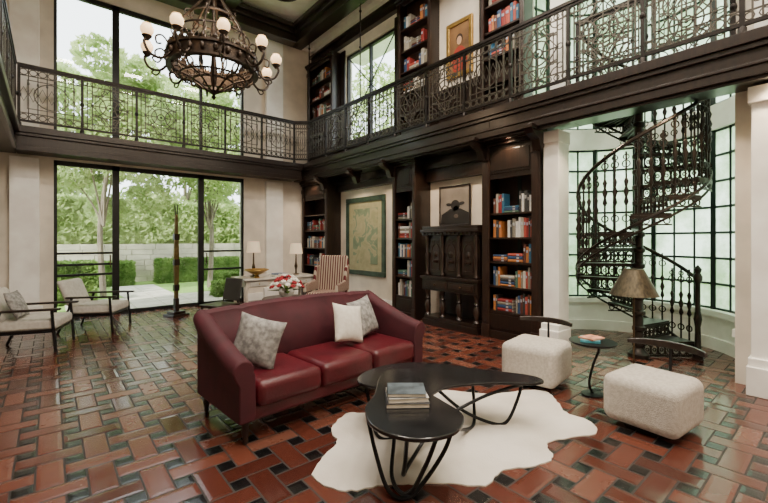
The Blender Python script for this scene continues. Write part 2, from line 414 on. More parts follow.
def railing(p0,p1,label,seq):
    p0=Vector((p0[0],p0[1],0));p1=Vector((p1[0],p1[1],0)); L=(p1-p0).length; n=max(1,round(L/LP)); dx=L/n
    ang=math.atan2(p1.y-p0.y,p1.x-p0.x)
    t=THING('railing',label,'railing',(p0.x,p0.y,DK+.02),ang)
    O(MB().box(-.02,L+.02,-.032,.032,1.0,1.04).box(0,L,-.018,.018,.965,1.0),'handrail',iron,parent=t,smooth=False)
    O(MB().box(0,L,-.018,.018,.07,.105),'bottom_rail',iron,parent=t,smooth=False)
    pm=None
    for i in range(n+1):
        if pm is None:
            q=MB(); q.box(-.02,.02,-.02,.02,0,1.0); q.lathe([(.035,0),(.035,.05),(.02,.07)],8); q.sphere((0,0,.52),(.034,.034,.05),8,6)
            pm=O(q,'post',iron,parent=t,loc=(0,0,0))
        else:
            c=pm.copy(); COL.objects.link(c); c.location=(i*dx,0,0)
    for i in range(n):
        s=(mA if seq[i%len(seq)]=='A' else mB); c=s.copy(); COL.objects.link(c); c.parent=t; c.location=(i*dx,0,0); c.scale=(dx/LP,1,1)
    return t
railing((XB-.02,YBL-.25),(XB-.02,YB+.02),'wrought iron balcony railing with interlaced geometric scrollwork above the bookcases','BAABAA')
railing((XLB+.05,YBL-.03),(XB-.3,YBL-.03),'wrought iron balcony railing with scrollwork in front of tall windows','BAAAB')
railing((XB-.3,YBL-.03),(XB-.02,YBL-.25),'short wrought iron railing turning the balcony corner','B')
railing((XLB,YB+.02),(XLB,YBL-.1),'wrought iron railing on the side balcony','AB')
railing((XW-.13,2.4),(XW-.13,.8),'wrought iron guard railing beside the stair opening','AA')
bpy.data.objects.remove(mA); bpy.data.objects.remove(mB)
# tension rods
rod=None
for (x,y) in ((XB-.02,YBL-.28),(XB-.02,6.6),(XB-.02,3.6)):
    if rod is None:
        rod=TAG(O(MB().tube([(0,0,0),(0,0,2.0)],.014,8).sphere((0,0,1.8),.03,8,6).sphere((0,0,1.05),.03,8,6),'suspension_rod',iron,loc=(x,y,DK+1.065)),'thin black iron rod hanging from ceiling beam to balcony railing','rod','balcony suspension rods')
    else: CP(rod,loc=(x,y,DK+1.065))

# ------------------------------------------------------------ ceiling beams
b=MB()
RX0,RX1,RY0,RY1=-.6,4.8,YB+.3,9.05
for z0,z1,o in ((6.42,6.6,0),(6.6,6.7,.08),(6.7,6.80,.16)):
    b.box(RX1-.12-o,RX1+.18+o,RY0,RY1+.18+o,z0,z1); b.box(RX0-.18-o,RX0+.12+o,RY0,RY1+.18+o,z0,z1)
    b.box(RX0,RX1,RY1-.12-o,RY1+.18+o,z0,z1)
ST(b,'trim_4',dwood,smooth=False,bevel=.01)
b=MB()
for x in (1.2,3.0): b.box(x-.14,x+.14,RY0,RY1,6.62,H).box(x-.2,x+.2,RY0,RY1,6.80,H)
for y in (-.6,1.3,3.2,5.1,7.0): b.box(RX0,RX1,y-.14,y+.14,6.63,H).box(RX0,RX1,y-.2,y+.2,6.81,H)
ST(b,'trim_5',dwood,smooth=False,bevel=.01)
b=MB(); b.box(RX1+.3,XW,YB,YW,6.78,H).box(XL,RX0-.3,YB,YW,6.78,H).box(RX0-.3,RX1+.3,RY1+.3,YW,6.78,H)
ST(b,'trim_6',white,smooth=False)
b=MB(); b.box(XW-.14,XW,3.2,YW,6.64,6.8).box(XW-.07,XW,3.2,YW,6.56,6.64).box(x0,XW,YW-.14,YW,6.64,6.8)
ST(b,'trim_7',white,smooth=False)
# medallions
md=None
for x in (3.9,2.1):
    for y in (8.0,6.05):
        if md is None: md=TAG(O(MB().lathe([(.34,0),(.34,-.05),(.28,-.07),(.2,-.04),(.12,-.07),(.06,-.10),(.01,-.11)],24),'ceiling_medallion',dwood,loc=(x,y,H)),'round dark wood medallion in a ceiling coffer','ceiling ornament','ceiling medallions')
        else: CP(md,loc=(x,y,H))

# ------------------------------------------------------------ bookcases
def bookcase(yhi,ylo,z0,z1,shelves,label,front=5.2,back=XW-.005,base=.0,frieze=.0,pil=.07):
    W=yhi-ylo; D=back-front
    t=THING('bookcase',label,'bookcase',(back,yhi,z0),-pi/2)
    h=z1-z0; b=MB()
    b.box(0,.04,-D,0,0,h).box(W-.04,W,-D,0,0,h).box(.04,W-.04,-.03,-.002,0,h).box(.04,W-.04,-D,-.03,h-.05,h)
    if base: b.box(.04,W-.04,-D,-.03,0,base); b.box(-.0,W,-D-.03,-D,0,.12); b.box(.1,W-.1,-D-.015,-D,.17,base-.05)
    if frieze:
        b.box(.04,W-.04,-D,-D+.03,h-frieze,h-.05); b.box(.12,W-.12,-D-.012,-D,h-frieze+.08,h-.14); b.box(.16,W-.16,-D-.022,-D,h-frieze+.12,h-.18)
    O(b,'body',dwood,parent=t,smooth=False,bevel=.004)
    O(MB().box(.041,W-.041,-.036,-.031,base,h-.06),'back_panel',shelfback,parent=t,smooth=False)
    for xx in (0,W-pil):
        q=MB(); q.box(xx,xx+pil,-D-.03,-D+.0,base*.0,h-.1); q.box(xx-.008,xx+pil+.008,-D-.045,-D,0,.2); q.box(xx-.008,xx+pil+.008,-D-.045,-D,h-.3,h-.2)
        q.box(xx+.02,xx+pil-.02,-D-.038,-D,.25,h-.34)
        O(q,'pilaster',dwood2,parent=t,smooth=False,bevel=.004)
    q=MB(); q.box(-.02,W+.02,-D-.06,-D,h-.1,h-.05).box(-.03,W+.03,-D-.09,-D,h-.05,h)
    O(q,'crown_molding',dwood,parent=t,smooth=False,bevel=.006)
    for z in shelves:
        O(MB().box(.041,W-.041,-D+.02,-.037,z-z0-.028,z-z0),'shelf',dwood2,parent=t,smooth=False)
    return t
SH=[.42,.80,1.17,1.54,1.91]
bookcase(3.74,2.78,0,FB+.05,SH[1:],'tall dark wood bookcase with five book filled shelves beside the bay',base=.42,frieze=.6,pil=.13)
bookcase(5.87,5.23,0,FB+.05,SH[1:],'tall narrow dark wood bookcase between map and carved cabinet',base=.42,frieze=.6,pil=.08)
bookcase(9.54,8.3,0,FB+.05,[.85,1.3,1.75,2.15],'dark wood bookcase in the corner below the balcony',base=.42,frieze=.5,pil=.08)
bookcase(9.54,8.3,DK+.005,6.2,[4.3,4.75,5.2,5.65],'upper dark wood bookcase in the gallery corner',front=5.36,base=.4,frieze=.12)
bookcase(5.89,5.0,DK+.005,6.3,[4.0,4.42,4.84,5.26,5.7],'upper dark wood bookcase beside the gallery window',front=5.36,base=.3,frieze=.12)
bookcase(3.9,3.12,DK+.005,6.3,[4.0,4.42,4.84,5.26,5.7],'upper dark wood bookcase beside the portrait',front=5.36,base=.3,frieze=.12)
# paneling between upper cases
b=MB(); b.box(XW-.03,XW,3.9,5.0,DK+.01,4.25).box(XW-.06,XW,3.9,5.0,4.2,4.28).box(XW-.05,XW,6.0,8.28,DK+.01,3.9).box(XW-.03,XW,wy1,8.28,DK+.01,6.2).box(XW-.03,XW,5.92,wy0,DK+.01,6.2)
b.box(XW-.12,XW,3.1,YW-.02,6.3,6.44).box(XW-.2,XW,3.1,YW-.02,6.44,6.5)
ST(b,'trim_8',dwood,smooth=False)
b=MB(); b.box(XW-.14,XW,3.76,5.21,2.6,FB+.05).box(XW-.22,XW,3.76,5.21,2.82,2.92).box(XW-.14,XW,5.9,8.28,2.7,FB+.05).box(XW-.22,XW,5.9,8.28,2.84,2.92)
ST(b,'trim_9',dwood,smooth=False)

# books
bcols=[(.22,.02,.018),(.02,.05,.12),(.36,.33,.27),(.03,.03,.03),(.06,.13,.09),(.40,.14,.035),(.52,.48,.40),(.10,.03,.018),(.025,.11,.19),(.36,.06,.04),(.2,.18,.14),(.62,.60,.56)]
bmesh_=[]
for k,c in enumerate(bcols):
    b=MB(); b.mi=0
    b.box(-.5,-.42,-.5,.5,0,1).box(.42,.5,-.5,.5,0,1)
    b.loft([[(.5*cos(a),-.5-.06*sin(a),z) for a in [pi*i/6 for i in range(7)]]+[(-.42,-.46,z),(.42,-.46,z)] for z in (0,.12,.14,.8,.82,1)])
    b.mi=1; b.box(-.42,.42,-.47,.46,.02,.975)
    b.mi=2; b.box(-.3,.3,-.585,-.56,.62,.78)
    me=O(b,'book',[M('book_cover_%d'%k,c,.6),paper,M('book_label_%d'%k,tuple(min(1,v*.4+.3) for v in c[::-1]),.6)],smooth=False)
    bmesh_.append(me.data); bpy.data.objects.remove(me)
cn=['red','navy','pale grey','black','green','orange','cream','brown','blue','scarlet','taupe','white']
def book(x,y,z,th,dp,h,k,rot,grp,lab=None,nm='book'):
    o=bpy.data.objects.new(nm,bmesh_[k]); COL.objects.link(o); o.location=(x,y,z); o.scale=(th,dp,h); o.rotation_euler=rot
    TAG(o,lab or ('upright %s bound book on a dark wood shelf'%cn[k]),'book',grp); return o
def fillshelf(yhi,ylo,z,hmax,front,grp,full=1.0,stack=.25,tk=1.0):
    y=yhi-.01
    while y>ylo+.03:
        if random.random()<stack and y-ylo>.27:
            zz=z+.001; n=random.randint(3,5)
            for q in range(n):
                k=random.randrange(len(bcols)); th=random.uniform(.028,.05)
                if zz-z+th>hmax-.05: break
                o=book(front+.16,y-.125,zz+th/2,th,.19,.24,k,(0,0,0),grp,'%s book lying in a stack on a shelf'%cn[k])
                M3=Matrix(((0,1,0),(0,0,-1),(-1,0,0)))
                o.rotation_euler=M3.to_euler(); o.location=(front+.15,y-.005,zz+th/2)
                zz+=th+.001
            y-=.255
            continue
        if random.random()>full: y-=random.uniform(.05,.12); continue
        th=random.uniform(.026,.052)*tk; h=random.uniform(.66,.92)*hmax; dp=random.uniform(.15,.2)
        if y-th<ylo+.01: break
        book(front+.06+dp/2,y-th/2,z+.001,th,dp,min(h,.31),random.randrange(len(bcols)),(0,0,-pi/2),grp)
        y-=th+.0015
for z in SH: fillshelf(3.6,2.92,z,.34,5.2,'books in the bookcase beside the bay',.97,.25)
for z in SH: fillshelf(5.79,5.32,z,.34,5.2,'books in the narrow bookcase',.97,.15,1.15)
for z in (.85,1.3,1.75): fillshelf(9.4,8.4,z,.34,5.2,'books in the corner bookcase',.9,.2,1.5)
for z in (4.75,5.2,5.65): fillshelf(9.4,8.4,z,.34,5.36,'books in upper corner bookcase',.85,.2,1.8)
for z in (4.42,4.84,5.26,5.7): fillshelf(5.8,5.1,z,.34,5.36,'books in upper bookcase by the window',.95,.15,1.6)
for z in (4.42,4.84,5.26): fillshelf(3.8,3.22,z,.34,5.36,'books in upper bookcase by the portrait',.95,.15,1.6)

# ------------------------------------------------------------ pictures
def picture(name,label,yhi,ylo,z0,z1,fw,fm,cm,x=XW-.002,matm=None,mw=0):
    W=yhi-ylo; h=z1-z0
    t=THING(name,label,'picture',(x,yhi,z0),-pi/2)
    b=MB(); 
    b.box(0,W,-.05,0,0,fw).box(0,W,-.05,0,h-fw,h).box(0,fw,-.05,0,fw,h-fw).box(W-fw,W,-.05,0,fw,h-fw)
    O(b,'picture_frame',fm,parent=t,smooth=False,bevel=.008)
    if matm: O(MB().box(fw,W-fw,-.02,-.004,fw,h-fw),'mat_board',matm,parent=t,smooth=False)
    O(MB().box(fw+mw,W-fw-mw,-.026,-.022 if matm else -.004,fw+mw,h-fw-mw),'canvas',cm,parent=t,smooth=False)
    return t
mapc=NT('map_print'); tc=mapc.n('ShaderNodeTexCoord'); vz=mapc.n('ShaderNodeTexNoise'); vz.inputs['Scale'].default_value=3.5; vz.inputs['Detail'].default_value=12; vz.inputs['Distortion'].default_value=1.0
mapc.l(tc.outputs['Object'],vz.inputs['Vector']); cr=mapc.n('ShaderNodeValToRGB'); e=cr.color_ramp.elements
e[0].position=.36; e[0].color=(.30,.30,.17,1); e[1].position=.66; e[1].color=(.15,.21,.13,1); q=e.new(.48); q.color=(.40,.36,.22,1); q=e.new(.52); q.color=(.20,.27,.17,1)
mapc.l(vz.outputs[0],cr.inputs[0]); mapc.l(cr.outputs[0],mapc.b.inputs['Base Color']); mapc.b.inputs['Roughness'].default_value=.6
gf=M('green_frame_paint',(.015,.035,.022),.4,col2=(.035,.07,.045))
t=picture('framed_map','large antique style map in a dark green frame on cream wall',8.02,6.55,.68,2.50,.11,gf,mapc.m,matm=M('map_mat',(.34,.32,.19),.7),mw=.16)
cv=M('grey_canvas',(.16,.14,.12),.7,col2=(.23,.20,.175),scale=3)
t=picture('cow_painting','dark painting of a cow head standing on the carved cabinet',4.95,4.25,1.76,2.48,.02,dwood,cv,x=XW-.03)
cx,cz=.37,.34
def ell(cx,cz,a,b,rot=0,n=18): return [(cx+a*cos(t_)*cos(rot)-b*sin(t_)*sin(rot),cz+a*cos(t_)*sin(rot)+b*sin(t_)*cos(rot)) for t_ in [2*pi*i/n for i in range(n)]]
cw=MB(); cw.prism(ell(cx,cz+.02,.10,.10),0,.004); cw.prism(ell(cx+.02,cz-.10,.075,.12),0,.004)
cw.prism(ell(cx-.14,cz+.04,.07,.028,-.15),0,.004).prism(ell(cx+.14,cz+.05,.07,.028,.15),0,.004)
cw.prism([(cx-.12,cz-.04),(cx+.12,cz-.04),(cx+.30,cz-.12),(cx+.31,cz-.315),(cx-.34,cz-.315),(cx-.32,cz-.14)],0,.003)
O(cw,'painted_cow',M('cow_paint',(.010,.008,.007),.6),parent=t,loc=(0,-.028,0),rot=(pi/2,0,0),smooth=False)
O(MB().prism(ell(cx+.02,cz-.17,.05,.035),0,.006),'painted_muzzle',M('muzzle_paint',(.07,.05,.042),.6),parent=t,loc=(0,-.029,0),rot=(pi/2,0,0),smooth=False)
t=picture('portrait_painting','gold framed portrait of a figure in a red dress',4.80,4.22,4.42,5.42,.07,gold,M('portrait_ground',(.12,.06,.025),.6,col2=(.25,.13,.05),scale=3),x=XW-.002)
pm_=MB(); pm_.prism([(.29+.17*cos(a),.28+.26*max(sin(a),-.7)) for a in [2*pi*i/20 for i in range(20)]],0,.003)
O(pm_,'painted_dress',M('dress_paint',(.30,.03,.015),.6),parent=t,loc=(0,-.028,0),rot=(pi/2,0,0),smooth=False)
O(MB().prism(ell(.29,.64,.055,.075),0,.005),'painted_face',M('face_paint',(.50,.30,.18),.6),parent=t,loc=(0,-.029,0),rot=(pi/2,0,0),smooth=False)
O(MB().prism(ell(.29,.67,.075,.09),0,.004),'painted_hair',M('hair_paint',(.03,.015,.008),.6),parent=t,loc=(0,-.028,0),rot=(pi/2,0,0),smooth=False)

# ------------------------------------------------------------ carved cabinet
t=THING('carved_cabinet','tall carved black oak cabinet with columns and arched doors','cabinet',(XW-.03,4.98,0),-pi/2)
W=1.2; D=.46
b=MB(); b.box(0,W,-D,0,0,.10).box(.02,W-.02,-D+.02,0,.10,.16).box(.05,W-.05,-.06,0,.16,.62).box(0,W,-D,0,.62,.82).box(-.03,W+.03,-D-.03,0,.82,.87).box(.03,W-.03,-D+.1,0,.87,1.58)
O(b,'body',dwood,parent=t,smooth=False,bevel=.006)
b=MB(); b.box(-.01,W+.01,-D+.0,0,1.58,1.63).box(-.03,W+.03,-D-.03,0,1.63,1.68).box(.0,W,-D,0,1.68,1.74)
for k in range(14): b.box(.02+k*.086,.06+k*.086,-D-.02,-D,1.595,1.63)
O(b,'cornice',dwood,parent=t,smooth=False,bevel=.005)
col=[(.035,0),(.05,.02),(.03,.05),(.035,.08),(.055,.17),(.05,.22),(.025,.28),(.045,.31),(.028,.34),(.04,.42),(.05,.45),(.05,.46)]
cm_=None
for x in (.07,.42,.78,1.13):
    if cm_ is None: cm_=O(MB().lathe(col,14),'column',dwood2,parent=t,loc=(x,-D+.07,.16))
    else: c=cm_.copy(); COL.objects.link(c); c.location=(x,-D+.07,.16)
cm2=None
for x in (.07,.42,.78,1.13):
    q=MB().lathe([(.03,0),(.042,.03),(.022,.08),(.028,.3),(.04,.36),(.022,.42),(.028,.6),(.042,.68),(.035,.71)],12)
    if cm2 is None: cm2=O(q,'column',dwood2,parent=t,loc=(x,-D+.06,.87))
    else: c=cm2.copy(); COL.objects.link(c); c.location=(x,-D+.06,.87)
for x0_ in (.06,.62):
    q=MB().box(x0_,x0_+.52,-D-.015,-D,.66,.79); q.box(x0_+.04,x0_+.48,-D-.025,-D-.01,.69,.76)
    dr=O(q,'drawer',dwood2,parent=t,smooth=False,bevel=.006)
    O(MB().sphere((x0_+.26,-D-.04,.725),.018,8,6),'knob',bronze,parent=dr)
for x0_ in (.12,.47,.83):
    q=MB().box(x0_,x0_+.26,-D+.08,-D+.1,.93,1.54)
    q.tube([(x0_+.04,-D+.08,.98)]+[(x0_+.13+.09*cos(a),-D+.08,1.3+.13*sin(a)) for a in [pi-pi*i/10 for i in range(11)]]+[(x0_+.22,-D+.08,.98)],.014,6,closed=True)
    q.lathe([(.0,0),(.05,.0),(.06,.04),(.0,.05)],10,(x0_+.13,-D+.085,1.1)); q.sphere((x0_+.13,-D+.08,1.25),(.04,.02,.06),10,6)
    for sx in (-1,1): q.tube([(x0_+.13+sx*(.05+.025*cos(b_)),-D+.078,1.47+.025*sin(b_)) for b_ in [2*pi*i/8 for i in range(8)]],.007,4,closed=True)
    O(q,'door',dwood2,parent=t,bevel=.003)

# ------------------------------------------------------------ spiral stair
S=(5.76,1.76); RS=.715; NS=17; RISE=DK/NS; A_S=-40; DA=29
t=THING('spiral_staircase','ornate black cast iron spiral staircase rising inside the glass bay','staircase',(S[0],S[1],0))
q=MB().lathe([(.12,0),(.12,.05),(.07,.09),(.05,.14),(.05,DK),(.07,DK+.03),(.05,DK+.08),(.02,DK+.12)],16)
for k in range(NS): q.lathe([(.05,-.02),(.075,0),(.075,.04),(.05,.06)],12,(0,0,(k+1)*RISE-.05))
O(q,'center_pole',stairiron,parent=t)
tr=MB(); w2=radians(DA/2+1.5)
def P(r,a,z): return (r*cos(a),r*sin(a),z)
n=4; out=[(.05*cos(-w2),.05*sin(-w2))]+[(RS*cos(-w2+2*w2*i/n),RS*sin(-w2+2*w2*i/n)) for i in range(n+1)]+[(.05*cos(w2),.05*sin(w2))]
tr.prism(out,-.02,0)
tr.tube([P(RS-.01,-w2+2*w2*i/4,-.04) for i in range(5)],.026,4)
for k in range(4):
    a=-w2+2*w2*(k+.5)/4
    tr.tube([P(RS,a+.045*cos(b_),-.085+.035*sin(b_)) for b_ in [2*pi*i/8 for i in range(8)]],.008,4,closed=True)
tr.tube([P(RS,-w2+2*w2*i/4,-.13) for i in range(5)],.012,4)
a=-w2
tr.tube([P(.06,a,-.03),P(RS,a,-.03)],.014,4); tr.tube([P(.06,a,-RISE+.02),P(RS,a,-RISE+.02)],.014,4)
for k in range(7):
    r=.11+k*.09
    tr.tube([(cos(a)*(r+.043*cos(b_)),sin(a)*(r+.043*cos(b_)),-RISE/2-.005+.065*sin(b_)) for b_ in [2*pi*i/10 for i in range(10)]],.010,4,closed=True)
    tr.tube([(cos(a)*(r+.02*cos(b_)),sin(a)*(r+.02*cos(b_)),-RISE/2-.005+.02*sin(b_)) for b_ in [2*pi*i/6 for i in range(6)]],.008,4,closed=True)
    tr.tube([P(r-.045,a,-RISE+.02),P(r-.045,a,-.03)],.008,4)
for k in range(3):
    a_=-w2+ (k+1)*2*w2/4; tr.tube([P(.08,a_,-.035),P(RS-.02,a_,-.035)],.012,4)
first=None
for k in range(NS):
    a=radians(A_S+DA*(k+.5)); z=(k+1)*RISE
    if first is None: first=O(tr,'tread',stairiron,parent=t,loc=(0,0,z),rot=(0,0,a),smooth=False,recalc=False)
    else: c=first.copy(); COL.objects.link(c); c.location=(0,0,z); c.rotation_euler=(0,0,a)
bl=MB().tube([(0,0,-.06),(0,0,.92)],.011,6); bl.lathe([(.01,.30),(.026,.34),(.012,.40),(.03,.46),(.012,.52),(.026,.58),(.01,.62)],8); bl.tube(circ(0,.78,.04,0,330,9),.008,4,closed=True); bl.tube(circ(0,.15,.04,0,330,9),.008,4,closed=True); bl.tube(circ(0,.86,.03,0,330,9),.007,4,closed=True)
first=None
for k in range(NS):
    for h_ in (0,1,2):
        a=radians(A_S+DA*(k+.17+h_*.33)); z=(k+1)*RISE
        if first is None: first=O(bl,'baluster',stairiron,parent=t,loc=P(RS-.015,a,z),rot=(0,0,a+pi/2))
        else: c=first.copy(); COL.objects.link(c); c.location=P(RS-.015,a,z); c.rotation_euler=(0,0,a+pi/2)
hp=[P(RS-.015,radians(A_S+DA*(NS)*i/90),RISE*.6+DK*i/90+.92) for i in range(91)]
O(MB().tube(hp,.024,8),'handrail',stairiron,parent=t)
lp=[P(RS-.0,radians(A_S+DA*(NS)*i/90),RISE*.4+DK*i/90) for i in range(91)]
O(MB().tube([(x,y,z-.02) for x,y,z in lp],.018,6).tube([(x,y,z-.12) for x,y,z in lp[4:]],.014,6),'stringer',stairiron,parent=t)
a=radians(A_S-6)
O(MB().lathe([(.06,0),(.06,.1),(.035,.13),(.03,.4),(.045,.5),(.03,.6),(.028,.95),(.05,1.0),(.05,1.04),(.03,1.08),(.045,1.13),(.0,1.19)],12,P(RS-.01,a,0)),'newel_post',stairiron,parent=t)

# ------------------------------------------------------------ sofa
t=THING('sofa','wine red three seat sofa with velvet back and leather seat','sofa',(1.03,2.80,0),radians(4))
W=2.02; D=.86
def ring_arm(y,h,fl,x,th=.13,z0=.17):
    pts=[]; R_=.082
    pts.append((x,y,z0)); pts.append((x+th,y,z0)); pts.append((x+th,y,z0+.2)); pts.append((x+th-.005,y,h-.12))
    for i in range(9):
        a=-.25+ (pi+.75)*i/8; pts.append((x+th/2-fl*.5+ R_*cos(a),y,h-.08+.08*sin(a)))
    pts.append((x-.0,y,h-.19)); pts.append((x,y,z0+.2))
    return pts
def arm(sgn):
    R=[]
    for i in range(13):
        s=i/12; y=s*D
        h=.63+.27*(s**1.4); fl=.06*(1-s*.3)
        r=ring_arm(y,h,fl,0)
        if i==0: r=[(p[0]*1+0,p[1]+.015,p[2]) for p in r]
        R.append(r)
    if sgn<0: R=[[ (W-p[0],p[1],p[2]) for p in r] for r in R]
    return R
for s_ in (1,-1):
    O(MB().loft(arm(s_)),'arm',wine,parent=t,bevel=.012)
R=[]
for i in range(31):
    s=i/30; x=.05+(W-.1)*s; e_=abs(2*s-1); h=.89+.035*(1-e_**2)-.012*(abs(cos(3*pi*s))<.15)
    d_=.03*abs(sin(3*pi*s))**.5
    pts=[(x,D-.13,.2),(x,D,.2),(x,D+.04,h-.12)]
    for k in range(6):
        a=-.2+(pi+.3)*k/5; pts.append((x,D-.0+.065*cos(a)-.02,h-.06+.06*sin(a)))
    pts+= [(x,D-.11-d_,h-.13),(x,D-.19-d_,.62),(x,D-.21-d_,.40)]
    R.append(pts)
O(MB().loft(R),'backrest',wine,parent=t)
O(MB().box(.06,W-.06,.05,D-.05,.15,.27),'seat_frame',leather,parent=t,bevel=.03,bseg=3)
cw_=(W-.27)/3
for k in range(3):
    x=.135+k*cw_
    O(MB().box(x+.002,x+cw_-.002,-.01,D-.22,.25,.45),'seat_cushion',leather,parent=t,bevel=.06,bseg=5)
lg=MB().lathe([(.015,0),(.022,.02),(.018,.04),(.03,.09),(.024,.12),(.036,.18)],12)
l0=None
for x,y in ((.07,.07),(W-.07,.07),(.07,D-.03),(W-.07,D-.03)):
    if l0 is None: l0=O(lg,'leg',dwood,parent=t,loc=(x,y,0))
    else: c=l0.copy(); COL.objects.link(c); c.location=(x,y,0)

def pillow(label,loc,rot,s,mat_):
    n=14; vs=[];fs=[]
    for sg in (1,-1):
        for i in range(n+1):
            for j in range(n+1):
                u=2*i/n-1; v=2*j/n-1
                th=.5*(max(0,1-abs(u)**2.6)*max(0,1-abs(v)**2.6))**.55
                pu=u*(1-.08*(1-v*v)); pv=v*(1-.08*(1-u*u))
                vs.append((pu*s/2,sg*th*s*.32,pv*s/2))
    N=(n+1)**2
    for q in (0,1):
        for i in range(n):
            for j in range(n):
                a=q*N+i*(n+1)+j; f=(a,a+1,a+n+2,a+n+1); fs.append(f if q else f[::-1])
    m=MB().add(vs,fs)
    me=O(m,'pillow',mat_,loc=loc,rot=rot,recalc=False,ang=80)
    bm=bmesh.new(); bm.from_mesh(me.data); bmesh.ops.remove_doubles(bm,verts=bm.verts[:],dist=.0005); bmesh.ops.recalc_face_normals(bm,faces=bm.faces[:]); bm.to_mesh(me.data); bm.free()
    me.data.polygons.foreach_set('use_smooth',[True]*len(me.data.polygons))
    return TAG(me,label,'cushion')
pillow('grey patterned square cushion leaning in the sofa corner',(1.31,3.18,.66),(radians(-14),radians(12),radians(-48)),.41,greyfab)
pillow('cream square cushion leaning on the sofa back',(2.30,3.28,.66),(radians(-20),radians(12),radians(6)),.39,creamfab)
pillow('grey marbled square cushion leaning on the sofa back',(2.60,3.42,.67),(radians(-20),radians(-6),radians(20)),.41,greyfab)

# ------------------------------------------------------------ cowhide
ctrl=[(1.26,2.18),(1.42,2.34),(1.62,2.46),(1.70,2.66),(1.95,2.80),(2.12,2.70),(2.5,2.76),(2.95,2.64),(3.14,2.40),(3.32,2.22),(3.62,2.08),(3.72,1.92),(3.54,1.72),(3.40,1.58),(3.40,1.40),(3.22,1.27),(2.98,1.38),(2.78,1.44),(2.62,1.32),(2.42,1.36),(2.25,1.46),(2.02,1.44),(1.86,1.60),(1.70,1.74),(1.55,1.84),(1.34,1.95)]
ol=cat([(x,y,0) for x,y in ctrl],6)
o=O(MB().prism([(p[0]+random.uniform(-.008,.008),p[1]+random.uniform(-.008,.008)) for p in ol],.001,.010),'cowhide_rug',hide,smooth=False)
TAG(o,'ivory cowhide rug with irregular outline under the coffee table','rug')

# ------------------------------------------------------------ coffee table
TX,TY=1.75,2.0
t=THING('coffee_table','black two level three lobed coffee table on bent steel rods','table',(TX,TY,.010))
p1=cat([(1.50,1.52,0),(1.72,1.43,0),(1.93,1.53,0),(2.00,1.76,0),(2.06,2.00,0),(2.22,2.20,0),(2.26,2.38,0),(2.10,2.46,0),(1.92,2.34,0),(1.72,2.14,0),(1.53,2.00,0),(1.42,1.76,0)],8)
p2=cat([(2.04,1.98,0),(2.32,2.00,0),(2.64,1.84,0),(2.92,1.60,0),(3.04,1.61,0),(3.04,1.76,0),(2.88,2.06,0),(2.74,2.36,0),(2.58,2.58,0),(2.32,2.70,0),(2.05,2.68,0),(1.88,2.56,0),(1.88,2.40,0),(2.0,2.2,0)],8)
O(MB().prism([(p[0]-TX,p[1]-TY) for p in p1],.395,.42),'tabletop',tabletop,parent=t,bevel=.006,smooth=False)
O(MB().prism([(p[0]-TX,p[1]-TY) for p in p2],.345,.367),'tabletop',tabletop,parent=t,bevel=.006,smooth=False)
def leg(pts,r=.013):
    pp=cat([(x-TX,y-TY,z) for x,y,z in pts],8,closed=False); O(MB().tube(pp,r,8),'leg',black,parent=t)
leg([(1.52,1.96,.39),(1.50,1.86,.22),(1.50,1.74,.04),(1.56,1.64,.013),(1.68,1.60,.10),(1.80,1.56,.25),(1.88,1.56,.39)])
leg([(1.52,1.60,.39),(1.60,1.70,.18),(1.70,1.82,.013),(1.85,1.90,.02),(2.2,1.98,.13),(2.6,1.88,.25),(2.90,1.68,.345)])
leg([(1.94,2.52,.345),(1.90,2.42,.2),(1.88,2.30,.02),(2.0,2.22,.013),(2.25,2.25,.18),(2.55,2.42,.345)])
leg([(2.92,1.72,.345),(2.88,1.74,.2),(2.82,1.80,.02),(2.72,1.88,.013),(2.5,2.0,.14),(2.3,2.12,.345)])
leg([(2.76,2.10,.345),(2.72,2.05,.15),(2.60,1.96,.013),(2.4,1.9,.05),(2.12,1.80,.2),(1.93,1.68,.39)])
leg([(1.66,1.50,.39),(1.62,1.56,.2),(1.58,1.66,.013),(1.62,1.84,.02),(1.78,2.0,.2),(1.98,2.3,.39)])
def flat(x,y,z,w_,d_,h_,k,rz,lab,grp='books on the coffee table'):
    b=MB(); b.mi=0; b.box(-w_/2,w_/2,-d_/2,d_/2,0,.003).box(-w_/2,w_/2,-d_/2,d_/2,h_-.003,h_).box(-w_/2,-w_/2+.004,-d_/2,d_/2,0,h_)
    b.mi=1; b.box(-w_/2+.004,w_/2-.005,-d_/2+.005,d_/2-.005,.003,h_-.003)
    o=O(b,'book',[M('flat_cover',k,.4,col2=tuple(min(1,v*2.2+.02) for v in k),scale=14),paper],loc=(x,y,z),rot=(0,0,rz),smooth=False); return TAG(o,lab,'book',grp)
flat(1.80,1.90,.431,.28,.22,.03,(.03,.03,.033),radians(-38),'large dark art book at the bottom of a stack')
flat(1.805,1.905,.4625,.26,.21,.028,(.30,.29,.27),radians(-34),'pale grey hardcover in a stack')
flat(1.805,1.91,.492,.25,.20,.024,(.05,.065,.075),radians(-40),'slate grey book on top of a stack')

